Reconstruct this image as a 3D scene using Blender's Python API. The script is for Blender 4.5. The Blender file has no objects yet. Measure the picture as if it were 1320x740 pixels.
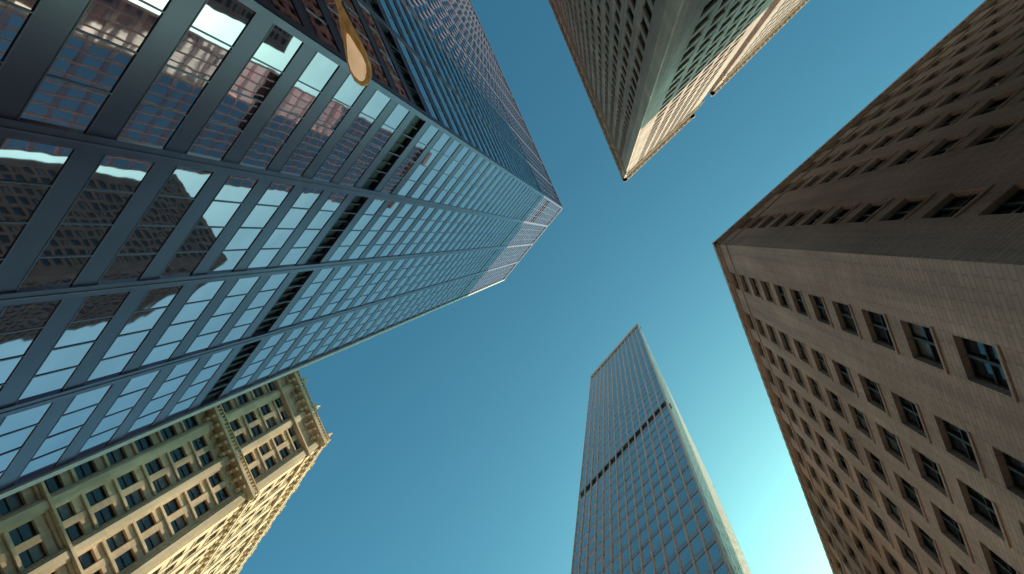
import bpy, math, random
from mathutils import Vector, Matrix
random.seed(7)
scene = bpy.context.scene
scene.view_settings.view_transform = 'Standard'
scene.view_settings.look = 'None'
scene.view_settings.exposure = 0

# ------------------------------------------------------------ materials
def new_mat(name):
    m = bpy.data.materials.new(name); m.use_nodes = True
    nt = m.node_tree
    return m, nt, nt.nodes['Principled BSDF']

def N(nt, t, **kw):
    n = nt.nodes.new(t)
    for k, v in kw.items():
        if k in n.inputs: n.inputs[k].default_value = v
        else: setattr(n, k, v)
    return n

def stone(name, col, var=0.25, bw=1.2, bh=0.45, mortar=0.75, rough=0.85, streak=0.35, ms=.018):
    m, nt, b = new_mat(name)
    L = nt.links
    uv = N(nt, 'ShaderNodeTexCoord')
    br = N(nt, 'ShaderNodeTexBrick')
    br.inputs['Scale'].default_value = 1.0
    br.inputs['Brick Width'].default_value = bw
    br.inputs['Row Height'].default_value = bh
    br.inputs['Mortar Size'].default_value = ms
    br.inputs['Color1'].default_value = (*col, 1)
    br.inputs['Color2'].default_value = (col[0]*(1-var*.6), col[1]*(1-var*.6), col[2]*(1-var*.55), 1)
    br.inputs['Mortar'].default_value = (col[0]*mortar, col[1]*mortar, col[2]*mortar, 1)
    L.new(uv.outputs['UV'], br.inputs['Vector'])
    mp = N(nt, 'ShaderNodeMapping'); mp.inputs['Scale'].default_value = (0.9, 0.06, 1)
    L.new(uv.outputs['UV'], mp.inputs['Vector'])
    ns = N(nt, 'ShaderNodeTexNoise', Scale=1.0, Detail=6.0, Roughness=0.65)
    L.new(mp.outputs[0], ns.inputs['Vector'])
    n2 = N(nt, 'ShaderNodeTexNoise', Scale=0.12, Detail=5.0)
    L.new(uv.outputs['UV'], n2.inputs['Vector'])
    r1 = N(nt, 'ShaderNodeMapRange'); r1.inputs[1].default_value=.3; r1.inputs[2].default_value=.7
    r1.inputs[3].default_value = 1-streak; r1.inputs[4].default_value = 1.08
    L.new(ns.outputs[0], r1.inputs[0])
    r2 = N(nt, 'ShaderNodeMapRange'); r2.inputs[1].default_value=.3; r2.inputs[2].default_value=.7
    r2.inputs[3].default_value = 1-streak*.6; r2.inputs[4].default_value = 1.1
    L.new(n2.outputs[0], r2.inputs[0])
    mu = N(nt, 'ShaderNodeMath', operation='MULTIPLY')
    L.new(r1.outputs[0], mu.inputs[0]); L.new(r2.outputs[0], mu.inputs[1])
    vm = N(nt, 'ShaderNodeVectorMath', operation='SCALE')
    L.new(br.outputs['Color'], vm.inputs[0]); L.new(mu.outputs[0], vm.inputs['Scale'])
    L.new(vm.outputs[0], b.inputs['Base Color'])
    bp = N(nt, 'ShaderNodeBump'); bp.inputs['Strength'].default_value=.35; bp.inputs['Distance'].default_value=.03
    n3 = N(nt, 'ShaderNodeTexNoise', Scale=4.0, Detail=6.0)
    L.new(uv.outputs['UV'], n3.inputs['Vector'])
    L.new(n3.outputs[0], bp.inputs['Height'])
    L.new(bp.outputs[0], b.inputs['Normal'])
    b.inputs['Roughness'].default_value = rough
    b.inputs['Specular IOR Level'].default_value = .12
    return m

def glassy(name, tint, metallic=1.0, rough=.03, wav=.02, scale=.5, spec=.5):
    m, nt, b = new_mat(name); L = nt.links
    uv = N(nt, 'ShaderNodeTexCoord')
    n = N(nt, 'ShaderNodeTexNoise', Scale=scale, Detail=2.0)
    L.new(uv.outputs['UV'], n.inputs['Vector'])
    bp = N(nt, 'ShaderNodeBump'); bp.inputs['Strength'].default_value=1; bp.inputs['Distance'].default_value=wav
    L.new(n.outputs[0], bp.inputs['Height']); L.new(bp.outputs[0], b.inputs['Normal'])
    n2 = N(nt, 'ShaderNodeTexNoise', Scale=.35, Detail=3.0)
    L.new(uv.outputs['UV'], n2.inputs['Vector'])
    mr = N(nt, 'ShaderNodeMapRange'); mr.inputs[3].default_value=.8; mr.inputs[4].default_value=1.15
    L.new(n2.outputs[0], mr.inputs[0])
    vm = N(nt, 'ShaderNodeVectorMath', operation='SCALE'); vm.inputs[0].default_value = tint
    L.new(mr.outputs[0], vm.inputs['Scale']); L.new(vm.outputs[0], b.inputs['Base Color'])
    b.inputs['Metallic'].default_value = metallic
    b.inputs['Roughness'].default_value = rough
    b.inputs['Specular IOR Level'].default_value = spec
    return m

def plain(name, col, rough=.6, metallic=0., var=.2, scale=.6, spec=.5, emit=0):
    m, nt, b = new_mat(name); L = nt.links
    uv = N(nt, 'ShaderNodeTexCoord')
    n2 = N(nt, 'ShaderNodeTexNoise', Scale=scale, Detail=6.0)
    L.new(uv.outputs['UV'], n2.inputs['Vector'])
    mr = N(nt, 'ShaderNodeMapRange'); mr.inputs[1].default_value=.3; mr.inputs[2].default_value=.7
    mr.inputs[3].default_value=1-var; mr.inputs[4].default_value=1+var
    L.new(n2.outputs[0], mr.inputs[0])
    vm = N(nt, 'ShaderNodeVectorMath', operation='SCALE'); vm.inputs[0].default_value = col
    L.new(mr.outputs[0], vm.inputs['Scale']); L.new(vm.outputs[0], b.inputs['Base Color'])
    b.inputs['Roughness'].default_value = rough; b.inputs['Metallic'].default_value = metallic
    b.inputs['Specular IOR Level'].default_value = spec
    if emit:
        L.new(vm.outputs[0], b.inputs['Emission Color']); b.inputs['Emission Strength'].default_value = emit
    return m

M = {
 'stone_brown': stone('stone_brown', (.84,.56,.48), bw=.9, bh=.3, streak=.3, mortar=.7, ms=.03),
 'trim_brown':  stone('trim_brown', (.86,.58,.49), bw=2.5, bh=2, streak=.3),
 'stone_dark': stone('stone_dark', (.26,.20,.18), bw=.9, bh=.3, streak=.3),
 'stone_grey':  stone('stone_grey', (.72,.53,.47), bw=1.1, bh=.5, streak=.35),
 'trim_grey':  stone('trim_grey', (.84,.68,.55), bw=3, bh=2, streak=.25),
 'stone_cream': stone('stone_cream', (.88,.66,.46), bw=1.2, bh=.5, streak=.3),
 'trim_cream':  stone('trim_cream', (.92,.72,.51), bw=3, bh=3, streak=.3),
 'win_dark': glassy('window_glass_dark', (.03,.035,.04), metallic=0., rough=.05, wav=.01),
 'win_blind': plain('window_blind', (.16,.14,.12), rough=.3, var=.3, scale=2),
 'frame_dark': plain('window_frame', (.05,.045,.04), rough=.5),
 'frame_light': plain('window_frame_light', (.25,.22,.18), rough=.5),
 'glass_a': glassy('curtain_glass', (.58,.43,.48), rough=.02, wav=.009, scale=.3),
 'spandrel': plain('steel_spandrel', (.14,.105,.165), rough=.3, metallic=.45, var=.15, scale=.25),
 'steel': plain('steel_column', (.16,.12,.185), rough=.3, metallic=.45, var=.15),
 'mullion': plain('aluminium_mullion', (.19,.15,.20), rough=.4, metallic=.4, var=.1),
 'louvre': plain('louvre_dark', (.012,.014,.018), rough=.6),
 'corner_metal': plain('corner_metal', (.62,.54,.45), rough=.4, var=.1),
 'glass_b': glassy('curtain_glass_pale', (.92,.72,.64), rough=.04, wav=.010, scale=.35),
 'spandrel_b': plain('glass_spandrel_pale', (.62,.48,.44), rough=.15, metallic=.6, var=.1),
 'mullion_b': plain('pale_mullion', (.74,.58,.50), rough=.4, var=.1),
 'white_panel': plain('pale_stone_panel', (.90,.74,.58), rough=.5, var=.10),
 'roof': plain('roof_gravel', (.12,.11,.10), rough=.9),
 'asphalt': plain('asphalt', (.05,.05,.052), rough=.9, scale=1.5),
 'paving': stone('paving', (.42,.36,.30), bw=1.5, bh=1.5),
 'paint': plain('road_paint', (.75,.75,.7), rough=.7),
 'lamp_metal': plain('lamp_housing_metal_glow', (.62,.32,.10), rough=.25, metallic=.3, var=.3, scale=6, emit=.18),  # faint glow added to the metal so housing, arm and pole look brighter
 'lamp_lens': plain('lamp_lens_glass', (.95,.62,.35), rough=.08, var=.2, scale=2, emit=.5),
}

# ------------------------------------------------------------ builder
class Frame:
    def __init__(s, P0, P1, cen):
        s.o = Vector((P0[0], P0[1])); d = Vector((P1[0]-P0[0], P1[1]-P0[1]))
        s.L = d.length; s.t = d.normalized(); n = Vector((s.t.y, -s.t.x))
        if n.dot(Vector(cen) - s.o) > 0: n = -n
        s.n = n
    def p(s, a, d, z):
        q = s.o + s.t*a + s.n*d
        return (q.x, q.y, z)

class Building:
    def __init__(s, name):
        s.root = bpy.data.objects.new(name, None)
        scene.collection.objects.link(s.root)
        s.g = {}
    def grp(s, mat):
        return s.g.setdefault(mat, ([], [], []))
    def quad(s, mat, pts, uvs):
        V, Fc, U = s.grp(mat); i = len(V)
        V.extend(pts); Fc.append((i, i+1, i+2, i+3)); U.extend(uvs)
    def box(s, F, a0, a1, d0, d1, z0, z1, mat):
        V, Fc, U = s.grp(mat); i = len(V)
        c = [(a, d, z) for z in (z0, z1) for d in (d0, d1) for a in (a0, a1)]
        V.extend(F.p(*q) for q in c)
        fs = [(0,1,3,2),(4,6,7,5),(0,4,5,1),(2,3,7,6),(0,2,6,4),(1,5,7,3)]
        for k, f in enumerate(fs):
            Fc.append(tuple(i+j for j in f))
            for j in f:
                a, d, z = c[j]
                if k < 2: U.append((a, d*1.0))
                elif k < 4: U.append((a, z))
                else: U.append((d+a, z))
    def pane(s, F, a0, a1, d, z0, z1, mat, jit=.003):
        ja, jz = random.gauss(0, jit), random.gauss(0, jit)
        am, zm = (a0+a1)/2, (z0+z1)/2
        pts = []; uvs = []
        r = random.random()*50
        for a, z in ((a0,z0),(a1,z0),(a1,z1),(a0,z1)):
            pts.append(F.p(a, d + ja*(a-am) + jz*(z-zm), z)); uvs.append((a+r, z+r))
        s.quad(mat, pts, uvs)
    def cone(s, F, a, d, z0, r, h, mat):
        V, Fc, U = s.grp(mat); i = len(V)
        lev = [(r, 0), (r, h*.35), (r*1.35, h*.38), (r*1.1, h*.45), (r*.35, h*.85), (r*.5, h*.9), (.02, h)]
        for rr, dz in lev:
            for q in range(6):
                an = q*math.pi/3
                V.append(F.p(a+rr*math.cos(an), d+rr*math.sin(an), z0+dz))
        for l in range(len(lev)-1):
            for q in range(6):
                f = (l*6+q, l*6+(q+1)%6, l*6+6+(q+1)%6, l*6+6+q)
                Fc.append(tuple(i+j for j in f)); U.extend([(a+q*.3, z0+dz) for _ in f])
    def tube(s, pts, rad, mat, n=12):
        V, Fc, U = s.grp(mat); i = len(V)
        pts = [Vector(p) for p in pts]
        for k, p in enumerate(pts):
            t = (pts[min(k+1,len(pts)-1)] - pts[max(k-1,0)]).normalized()
            up = Vector((0,0,1)) if abs(t.z) < .9 else Vector((0,1,0))
            sx = t.cross(up).normalized(); sz = sx.cross(t).normalized()
            rx, rz = rad[k]
            for q in range(n):
                an = 2*math.pi*q/n
                v = p + sx*rx*math.cos(an) + sz*rz*math.sin(an)
                V.append(tuple(v))
        for l in range(len(pts)-1):
            for q in range(n):
                Fc.append((i+l*n+q, i+l*n+(q+1)%n, i+l*n+n+(q+1)%n, i+l*n+n+q)); U.extend([(q*.1,l*.2),(q*.1+.1,l*.2),(q*.1+.1,l*.2+.2),(q*.1,l*.2+.2)])
        Fc.append(tuple(i+q for q in range(n))); U.extend([(0,0)]*n)
        Fc.append(tuple(i+(len(pts)-1)*n+q for q in range(n))); U.extend([(0,0)]*n)
    def prism(s, poly, z0, z1, mat, roofmat='roof'):
        n = len(poly)
        V, Fc, U = s.grp(mat)
        for k in range(n):
            i = len(V); p, q = poly[k], poly[(k+1)%n]
            l = math.dist(p, q)
            V.extend([(p[0],p[1],z0),(q[0],q[1],z0),(q[0],q[1],z1),(p[0],p[1],z1)])
            Fc.append((i,i+1,i+2,i+3)); U.extend([(0,z0),(l,z0),(l,z1),(0,z1)])
        V, Fc, U = s.grp(roofmat); i = len(V)
        V.extend([(p[0],p[1],z1) for p in poly]); Fc.append(tuple(range(i,i+n))); U.extend([(p[0],p[1]) for p in poly])
    def done(s, smooth=False):
        for mat, (V, Fc, U) in s.g.items():
            me = bpy.data.meshes.new(mat); me.from_pydata(V, [], Fc); 
            uvl = me.uv_layers.new(name='UVMap')
            uvl.data.foreach_set('uv', [x for u in U for x in u])
            me.materials.append(M[mat]); me.update()
            if smooth: me.polygons.foreach_set('use_smooth', [len(p.vertices)==4 for p in me.polygons])
            o = bpy.data.objects.new(M[mat].name + '_part', me)
            scene.collection.objects.link(o); o.parent = s.root

def inset(poly, d):
    c = Vector((sum(p[0] for p in poly)/len(poly), sum(p[1] for p in poly)/len(poly)))
    n = len(poly); lines = []
    for k in range(n):
        F = Frame(poly[k], poly[(k+1)%n], c)
        lines.append((F.o - F.n*d, F.t))
    out = []
    for k in range(n):
        o1, t1 = lines[k-1]; o2, t2 = lines[k]
        den = t1.x*t2.y - t1.y*t2.x
        a = ((o2.x-o1.x)*t2.y - (o2.y-o1.y)*t2.x)/den
        q = o1 + t1*a; out.append((q.x, q.y))
    return out, c

# curtain wall
def curtain(B, F, zt, storey, nbay, npane, span_h, glass, sp, col, mul, dark=(), colw=.8, cold=.35, slot=None, mw=.035, lip=True, spd=.12, md=.1):
    ns = int(zt // storey); bay = F.L/nbay
    for k in range(nbay+1):
        a = k*bay
        a0, a1 = max(0, a-colw/2), min(F.L, a+colw/2)
        B.box(F, a0, a1, -.3, cold, 0, zt, col)
        if colw > .5 and a0 > 0 and a1 < F.L:
            B.box(F, a-.05, a+.05, cold, cold+.04, 0, zt, mul)
    for f in range(ns):
        z0 = zt-(f+1)*storey
        for k in range(nbay):
            a0, a1 = k*bay+colw/2, (k+1)*bay-colw/2
            B.box(F, a0, a1, -.3, spd, z0, z0+span_h, sp)
            if lip:
                B.box(F, a0, a1, spd, spd+.02, z0+span_h-.07, z0+span_h, mul)
                B.box(F, a0, a1, spd, spd+.02, z0, z0+.07, mul)
            w = (a1-a0)/npane
            isd = f in dark or (slot and f in slot[0] and k in slot[1])
            if isd:
                B.box(F, a0, a1, -.9, -.8, z0+span_h, z0+storey, 'louvre')
                for j in range(npane*2):
                    B.box(F, a0+j*w/2, a0+j*w/2+.12, -.8, -.1, z0+span_h, z0+storey, 'louvre')
            else:
                for j in range(npane):
                    B.pane(F, a0+j*w, a0+(j+1)*w, 0, z0+span_h, z0+storey, glass)
            for j in range(1, npane):
                B.box(F, a0+j*w-mw, a0+j*w+mw, 0.005, md, z0+span_h, z0+storey, mul)

# punched masonry wall
def masonry(B, F, z0, z1, wins, floors, wall, trim, frame, depth=.45, split=True, sill=True, pierproud=0., endpad=0., lite=False):
    edges = [0-endpad]
    for a, b in wins: edges += [a, b]
    edges.append(F.L+endpad)
    for k in range(0, len(edges), 2):
        if edges[k+1]-edges[k] > .01:
            B.box(F, edges[k], edges[k+1], -depth, pierproud, z0, z1, wall)
    for a, b in wins:
        zz = z0
        for (fa, fb) in floors:
            B.box(F, a, b, -depth, -.01, zz, fa, wall)
            zz = fb
            if sill: B.box(F, a-.08, b+.08, pierproud+.002 if pierproud==0 else -.008, pierproud+.07, fa-.14, fa, trim)
            d = -depth*.8
            mid = fa+(fb-fa)*random.choice((.5,.5,.5,.35,.6))
            r = random.random()
            B.pane(F, a, b, d, fa, mid, 'win_dark', .006)
            B.pane(F, a, b, d, mid, fb, 'win_blind' if r < .25 else 'win_dark', .006)
            if lite: continue
            fw = .07
            B.box(F, a, b, d+.01, d+.09, fa, fa+fw, frame); B.box(F, a, b, d+.01, d+.09, fb-fw, fb, frame)
            B.box(F, a, b, d+.01, d+.10, fa+(fb-fa)*.5-.04, fa+(fb-fa)*.5+.04, frame)
            B.box(F, a, a+fw, d+.012, d+.08, fa+fw, fb-fw, frame); B.box(F, b-fw, b, d+.012, d+.08, fa+fw, fb-fw, frame)
            if split: B.box(F, (a+b)/2-.06, (a+b)/2+.06, d+.012, d+.12, fa+fw, fb-fw, frame)
        B.box(F, a, b, -depth, -.01, zz, z1, wall)

H0 = 1.6
# ============================================================ glass tower (west)
B = Building('glass_skyscraper')
poly = [(-14.5,-9.75), (-34.6,14.8), (-97,-62), (-57.7,-104.5)]
H = 213+H0
ins, c = inset(poly, .35)
B.prism(ins, 0, H-.5, 'louvre')
for k in range(4):
    F = Frame(poly[k], poly[(k+1)%4], c)
    nb = 4 if k == 0 else max(4, round(F.L/8.2))
    slot = ((10,11), (0,)) if k == 0 else None
    curtain(B, F, H-3.0, 4.2, nb, 4, 1.5, 'glass_a', 'spandrel', 'steel', 'mullion', dark=(38,), slot=slot, colw=.7, cold=(.14 if k==0 else .08)+.004*k, lip=(k in (0,3)), spd=.03, md=.05)
    B.box(F, 0, F.L, -.3, .16+.004*k, H-3, H, 'spandrel')
    B.box(F, 0, F.L, .17+.004*k, .22+.004*k, H-.25, H+.05, 'corner_metal')
    B.box(F, .4, F.L-.4, .055, .075, H-3-16*4.2, H-3-16*4.2+1.2, 'louvre')
F = Frame(poly[0], poly[1], c)
B.box(F, F.L-.25, F.L+.3, -.5, .3, 0, H+.06, 'corner_metal')
B.done()

# ============================================================ pale glass tower (south)
B = Building('glass_skyscraper')
poly = [(-3.7,42.9), (10.1,26.2), (33.1,74.7), (19.3,91.4)]
H = 190+H0
ins, c = inset(poly, .3)
B.prism(ins, 0, H-.5, 'louvre')
for k in range(4):
    F = Frame(poly[k], poly[(k+1)%4], c)
    if k in (0, 2):
        curtain(B, F, H-2.6, 3.6, 14, 1, .9, 'glass_b', 'spandrel_b', 'mullion_b', 'mullion_b', dark=(24,), colw=.18, cold=.14, lip=False, slot=((0,), tuple(range(14))), spd=.05)
        B.box(F, 0, F.L, -.3, .3, H-2.6, H, 'mullion_b')
    else:
        masonry(B, F, 0, H, [(2.2+i*4, 3.1+i*4) for i in range(int(F.L/4)-1)], [(z, z+1.8) for z in [3.6*j for j in range(1, 52)]], 'white_panel', 'white_panel', 'frame_light', depth=.28, split=False, sill=False, lite=True)
B.done()

# ============================================================ brown stone building (east)
B = Building('added_shade_tower')
R0=(10.7,.74); R1=(30.2,52.3); R2=(50.7,-37.0); R3=(75,15)
poly=[R0,R1,R3,R2]; H=62+H0
ins, c = inset(poly, .43)
B.prism(ins, 0, H-.3, 'stone_brown')
floors=[(z-1.25, z+1.25) for z in [H-2.4-3.8*j for j in range(15, -1, -1)]]
for k in range(4):
    F = Frame(poly[k], poly[(k+1)%4], c)
    if k == 0: wins=[(2.75,4.4)]+[(6.8+2.72*i, 8.4+2.72*i) for i in range(17)]
    elif k == 3:
        wins=[(F.L-3.6,F.L-2.1)]+[(F.L-8.2-2.8*i, F.L-6.7-2.8*i) for i in range(16)]
        wins=sorted(w for w in wins if w[0]>1)
    else: wins=[(2+3*i, 3.5+3*i) for i in range(int(F.L/3)-1)]
    wins=[w for w in wins if w[1]<F.L-1]
    masonry(B, F, 0, H-.4, wins, floors, 'stone_brown', 'trim_brown', 'frame_dark', depth=.42, lite=k in (1,2))
    B.box(F, -.3, F.L+.3, 0, .35+.003*k, H-.4, H+.5, 'trim_brown')
    B.box(F, -.15, F.L+.15, 0.003, .18+.003*k, H-.9, H-.403, 'trim_brown')
    for i in range(int(F.L/.9)):
        B.box(F, i*.9+.2, i*.9+.55, .2, .34, H-.65, H-.402, 'trim_brown')
        B.box(F, i*.9+.1, i*.9+.6, .05, .3, H+.5, H+.95, 'trim_brown')
    for zb in (H-4.35,):
        B.box(F, -.1, F.L+.1, .004, .10+.003*k, zb, zb+.2, 'trim_brown')
B.done()

# ============================================================ grey stone building (north)
B = Building('added_shade_tower')
T0=(4.5,-13.65); T1=(19.1,-27.6); H=150+H0
left=Vector((-.39,-.9208)); 
T3=(T0[0]+left.x*70, T0[1]+left.y*70); T2=(T1[0]+left.x*70, T1[1]+left.y*70)
def stonevol(poly, H, faces):
    ins, c = inset(poly, .35)
    B.prism(ins, 0, H-.3, 'stone_grey')
    st=3.8
    floors=[(z-1.2, z+1.2) for z in [H-5-st*j for j in range(int((H-8)/st), -1, -1)]]
    for k in range(4):
        F = Frame(poly[k], poly[(k+1)%4], c)
        n=max(1,int((F.L-3)/2.6)); off=(F.L-n*2.6)/2
        wins=[(off+.4+2.6*i, off+2.2+2.6*i) for i in range(n)]
        proud=.02 if k==0 else .16+.004*k
        masonry(B, F, 0, H-1.2, wins, floors, 'stone_grey', 'trim_grey', 'frame_dark', depth=.34, split=False, pierproud=proud, sill=False, lite=k in (1,2))
        B.box(F, -.7, F.L+.7, -.3, .7+.01*k, H-1.2, H-.5, 'trim_grey')
        B.box(F, -.4, F.L+.4, -.3, .4+.01*k, H-.5, H+.6, 'trim_grey')
        for i in range(int(F.L/1.3)):
            B.box(F, i*1.3+.2, i*1.3+.7, .24, .6, H-1.8, H-1.203, 'trim_grey')
        for zb in (H-13.2, H-17.2+.2):
            B.box(F, -.3, F.L+.3, .25, .5+.01*k, zb, zb+.4, 'trim_grey')
stonevol([T0,T1,T2,T3], H, None)
F = Frame(T0, T3, (20,-50))
B.box(F, -.05, 1.3, .2, .36, 0, H-1.9, 'trim_grey')
V0=(23.8,-32.7); V1=(60,-69.1)
V2=(V1[0]+left.x*60, V1[1]+left.y*60); V3=(V0[0]+left.x*60, V0[1]+left.y*60)
stonevol([V0,V1,V2,V3], H, None)
W0=(19.1+left.x*9, -27.6+left.y*9); W1=(23.8+left.x*9,-32.7+left.y*9)
W2=(W1[0]+left.x*40, W1[1]+left.y*40); W3=(W0[0]+left.x*40, W0[1]+left.y*40)
B.prism([W0,W1,W2,W3],0,H-6,'stone_grey')
B.done()

# ============================================================ gothic cream building (south-west)
B = Building('gothic_office_building')
F2=(-46.5,34.5); F0=(-46.5-.4*32, 34.5-.917*32); F3=(-78.3,79.4); F5=(-98,34)
poly=[F0,F2,F3,F5]; H=95+H0
ins, c = inset(poly, .55)
B.prism(ins, 0, H-1.5, 'stone_cream')
st=4.0
ZC=74.5
fl=[(z-1.25,z+1.25) for z in [ZC-3.2-st*j for j in range(16,-1,-1)]] + [(z-1.3,z+1.3) for z in (ZC+4.2, ZC+8.2, ZC+12.2, ZC+16.4)]
for k in range(4):
    F = Frame(poly[k], poly[(k+1)%4], c)
    L=F.L; wins=[]; piers=[]
    a=1.5; front = (k==0)
    while a+3.6 < L:
        wins += [(a,a+1.4),(a+2.1,a+3.5)]; piers.append(a+3.5+.75); a+=5.0
    if front:
        wins=sorted((L-y,L-x) for x,y in wins); piers=[L-p for p in piers]
    masonry(B, F, 0, H-1, wins, fl, 'stone_cream', 'trim_cream', 'frame_dark', depth=.5, split=False, pierproud=.05, lite=k in (2,3))
    for p in piers+[.55, L-.55]:
        if p>L-.3: continue
        if front:
            B.box(F, p-.6, p+.6, .053, .45, 0, H-1, 'stone_cream')
            B.box(F, p-.35, p+.35, .453, .6, 0, H+.5, 'trim_cream')
        else:
            B.box(F, p-.5, p+.5, .053, .22, 0, H+.5, 'trim_cream')
        B.cone(F, p, .35 if front else .1, H+.5, .5, 4.0, 'trim_cream')
    kk = 1. if front else .45
    for (zc, pr, hh) in ((ZC,1.5*kk,.5),(ZC+2.2,.75*kk,.3),(H-5.4,.9*kk,.35),(H-1,1.5*kk,.6),(ZC-24.6,.75*kk,.3)):
        B.box(F, -.3, L+.3, .06, pr+.004*k, zc, zc+hh, 'trim_cream')
        if zc in (ZC, H-1):
            for i in range(int(L/1.25)):
                B.box(F, i*1.25+.1, i*1.25+.5, .06, pr*.85, zc-.6, zc-.003, 'trim_cream')
                B.box(F, i*1.25+.1, i*1.25+.5, .06, pr*.5, zc-1.1, zc-.6, 'trim_cream')
            for i in range(int(L/.5)):
                B.box(F, i*.5+.1, i*.5+.28, pr*.8, pr*.95, zc+hh, zc+hh+.8, 'trim_cream')
            B.box(F, 0, L, pr*.75, pr, zc+hh+.8, zc+hh+1., 'trim_cream')
    for p in piers:
        for q in (-1.9, 1.9):
            for s in range(4):
                w=1.3-s*.33
                B.box(F, p+q-w, p+q+w, .1-.003*s, .4-.003*s, H-.4+s*.7, H+.3+s*.7, 'trim_cream')
    if front:
        for (fa, fb) in fl:
            for p in piers:
                B.box(F, max(.1,p+.65), min(L-.1,p+4.3), .06, .26, fa-.5, fa-.2, 'trim_cream')
B.done()

# ============================================================ further towers: one seen mirrored in the glass, two unseen, added to cast shade
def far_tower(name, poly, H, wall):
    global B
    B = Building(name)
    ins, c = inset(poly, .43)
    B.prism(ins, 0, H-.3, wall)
    fl=[(z-1.6, z+1.6) for z in [H-6-5*j for j in range(int((H-10)/5), -1, -1)]]
    for k in range(4):
        F = Frame(poly[k], poly[(k+1)%4], c)
        n=int((F.L-3)/4.4); off=(F.L-n*4.4)/2
        masonry(B, F, 0, H, [(off+.7+4.4*i, off+3.7+4.4*i) for i in range(n)], fl, wall, wall, 'frame_dark', depth=.42, split=False, sill=False, lite=True)
    B.done()
far_tower('added_shade_tower', [(44.5,188),(-2.6,170),(-22,235),(25,253)], 300, 'stone_dark')
far_tower('added_shade_tower', [(97,83),(155,25),(190,60),(132,118)], 195, 'stone_dark')  # unseen tower added to shade the grey stone building below its top
far_tower('added_shade_tower', [(84.5,103.5),(100,88),(125,113),(109.5,128.5)], 276, 'stone_dark')  # unseen tower added to keep sun off the west glass tower's corner bay

# ============================================================ street lamp (cobra head) over the road
B = Building('street_lamp')
zl = 11.0
hd = Vector((.33,1,0)).normalized()
head = Vector((-3.90,-2.84,zl))
pole = head - hd*4.6
B.tube([pole*1-Vector((0,0,zl)), (pole.x,pole.y,.6), (pole.x,pole.y,.65),(pole.x,pole.y,zl-1.2)], [(.16,.16),(.15,.15),(.10,.10),(.06,.06)], 'lamp_metal')
arm=[]; 
for i in range(9):
    t=i/8; a=pole.copy(); a.z=zl-1.2
    e=head-hd*.7; e.z=zl+.12
    p=a.lerp(e,t); p.z=zl-1.2+1.32*math.sin(t*math.pi/2)
    arm.append(p)
B.tube(arm, [(.04,.04)]*9, 'lamp_metal')
B.tube([head+hd*x+Vector((0,0,.1+z)) for x,z in ((-.78,.02),(-.68,.02),(-.50,.03),(-.25,.04),(.0,.04),(.20,.03),(.38,.01),(.49,-.02),(.52,-.03))],
       [(.04,.04),(.06,.06),(.09,.08),(.13,.10),(.17,.11),(.185,.11),(.15,.09),(.07,.05),(.01,.01)], 'lamp_metal', 20)
B.tube([head+hd*x+Vector((0,0,.05)) for x in (-.32,-.27,-.18,-.06,.08,.22,.34,.43,.46)],
       [(.01,.02),(.03,.05),(.05,.08),(.08,.11),(.115,.14),(.125,.14),(.10,.11),(.05,.05),(.005,.005)], 'lamp_lens', 20)
B.tube([head-hd*.3+Vector((0,0,.15)), head-hd*.3+Vector((0,0,.32))], [(.045,.045),(.04,.04)], 'lamp_metal')
sx = Vector((hd.y,-hd.x,0))
for q in (-1,-.4,.3,1):
    for s in (-.85,-1.0):
        b0=head+hd*s+Vector((0,0,.12)); B.tube([b0, b0+sx*q*.2-hd*.1+Vector((0,0,.1))], [(.008,.008),(.006,.006)], 'lamp_metal', 5)
B.done(smooth=True)

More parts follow.
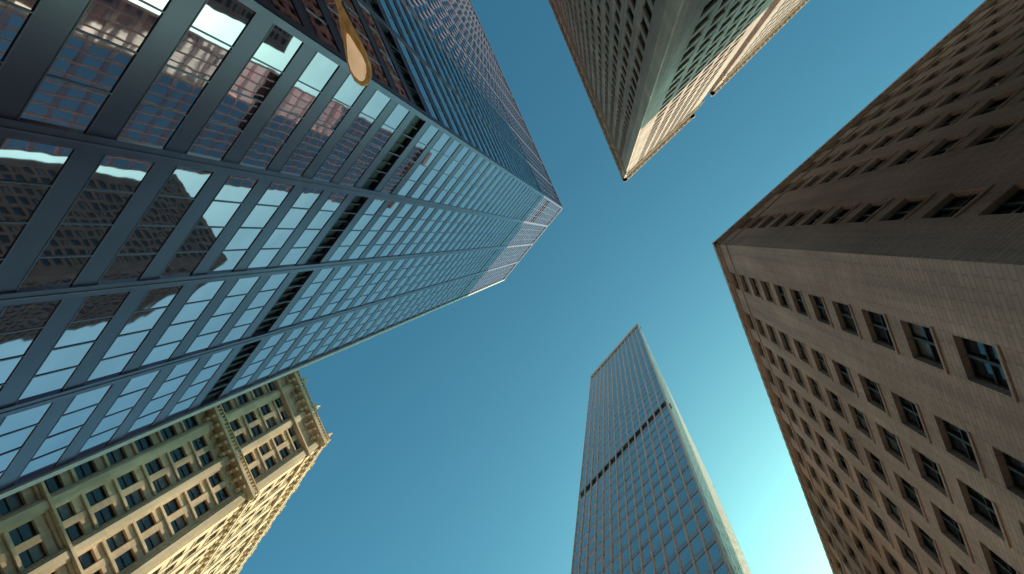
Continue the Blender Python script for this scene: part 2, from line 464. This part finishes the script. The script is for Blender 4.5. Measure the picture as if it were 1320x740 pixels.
# ============================================================ ground, road, pavement
G = Building('ground')
G.quad('paving', [(-3000,-3000,-.01),(3000,-3000,-.01),(3000,3000,-.01),(-3000,3000,-.01)], [(-3000,-3000),(3000,-3000),(3000,3000),(-3000,3000)])
G.done()
def ribbon(name, pts, off0, off1, z0, z1, mat):
    R = Building(name)
    for a, b in zip(pts[:-1], pts[1:]):
        F = Frame(a, b, (1000,0))
        R.box(F, 0, F.L, off0, off1, z0, z1, mat)
    R.done()
rp=[(-22,120),(-6,15),(-.5,-8),(-16,-48),(-46,-112)]
ribbon('road', rp, -3.5, 3.5, -.1, -.002, 'asphalt')
ribbon('pavement', rp, 3.5, 6.5, -.1, .13, 'paving')
ribbon('pavement', rp, -6.5, -3.5, -.1, .131, 'paving')
R = Building('lane_marking')
for a, b in zip(rp[:-1], rp[1:]):
    F = Frame(a, b, (1000,0)); s=1
    while s+2 < F.L:
        R.box(F, s, s+2, -.06, .06, -.05, .002, 'paint'); s+=5
R.done()

# ============================================================ light
el, az = math.radians(40), math.radians(47)     # az measured from +Y toward +X
sd = Vector((math.sin(az)*math.cos(el), math.cos(az)*math.cos(el), math.sin(el)))
sun = bpy.data.lights.new('sun', 'SUN'); sun.energy = 5; sun.angle = math.radians(.5); sun.color=(1,.84,.62)
so = bpy.data.objects.new('sun', sun); scene.collection.objects.link(so)
so.rotation_euler = sd.to_track_quat('Z', 'Y').to_euler()
w = bpy.data.worlds.new('World'); scene.world = w; w.use_nodes = True
nt = w.node_tree; bg = nt.nodes['Background']
sky = nt.nodes.new('ShaderNodeTexSky'); sky.sky_type='NISHITA'; sky.sun_disc=False
sky.sun_elevation=el; sky.sun_rotation=az; sky.air_density=1.0; sky.dust_density=2.2; sky.ozone_density=1.0
mx = nt.nodes.new('ShaderNodeMix'); mx.data_type='RGBA'; mx.blend_type='MULTIPLY'; mx.inputs[0].default_value=1
mx.inputs[7].default_value=(.48,.93,.79,1)
gm = nt.nodes.new('ShaderNodeGamma'); gm.inputs[1].default_value=1.32
nt.links.new(sky.outputs[0], mx.inputs[6]); nt.links.new(mx.outputs[2], gm.inputs[0]); nt.links.new(gm.outputs[0], bg.inputs[0])
bg.inputs[1].default_value=.15

# ============================================================ camera
cam = bpy.data.cameras.new('camera'); co = bpy.data.objects.new('camera', cam)
scene.collection.objects.link(co); scene.camera = co
cam.sensor_width=36; cam.lens=36*800/1320; cam.clip_end=8000; cam.clip_start=.1
right=Vector((.98901,0,.14786)); down=Vector((.01197,.99672,-.08009)); fwd=Vector((-.14738,.08098,.98576))
m = Matrix((right, -down, -fwd)).transposed().to_4x4()
co.matrix_world = Matrix.Translation((0,0,H0)) @ m
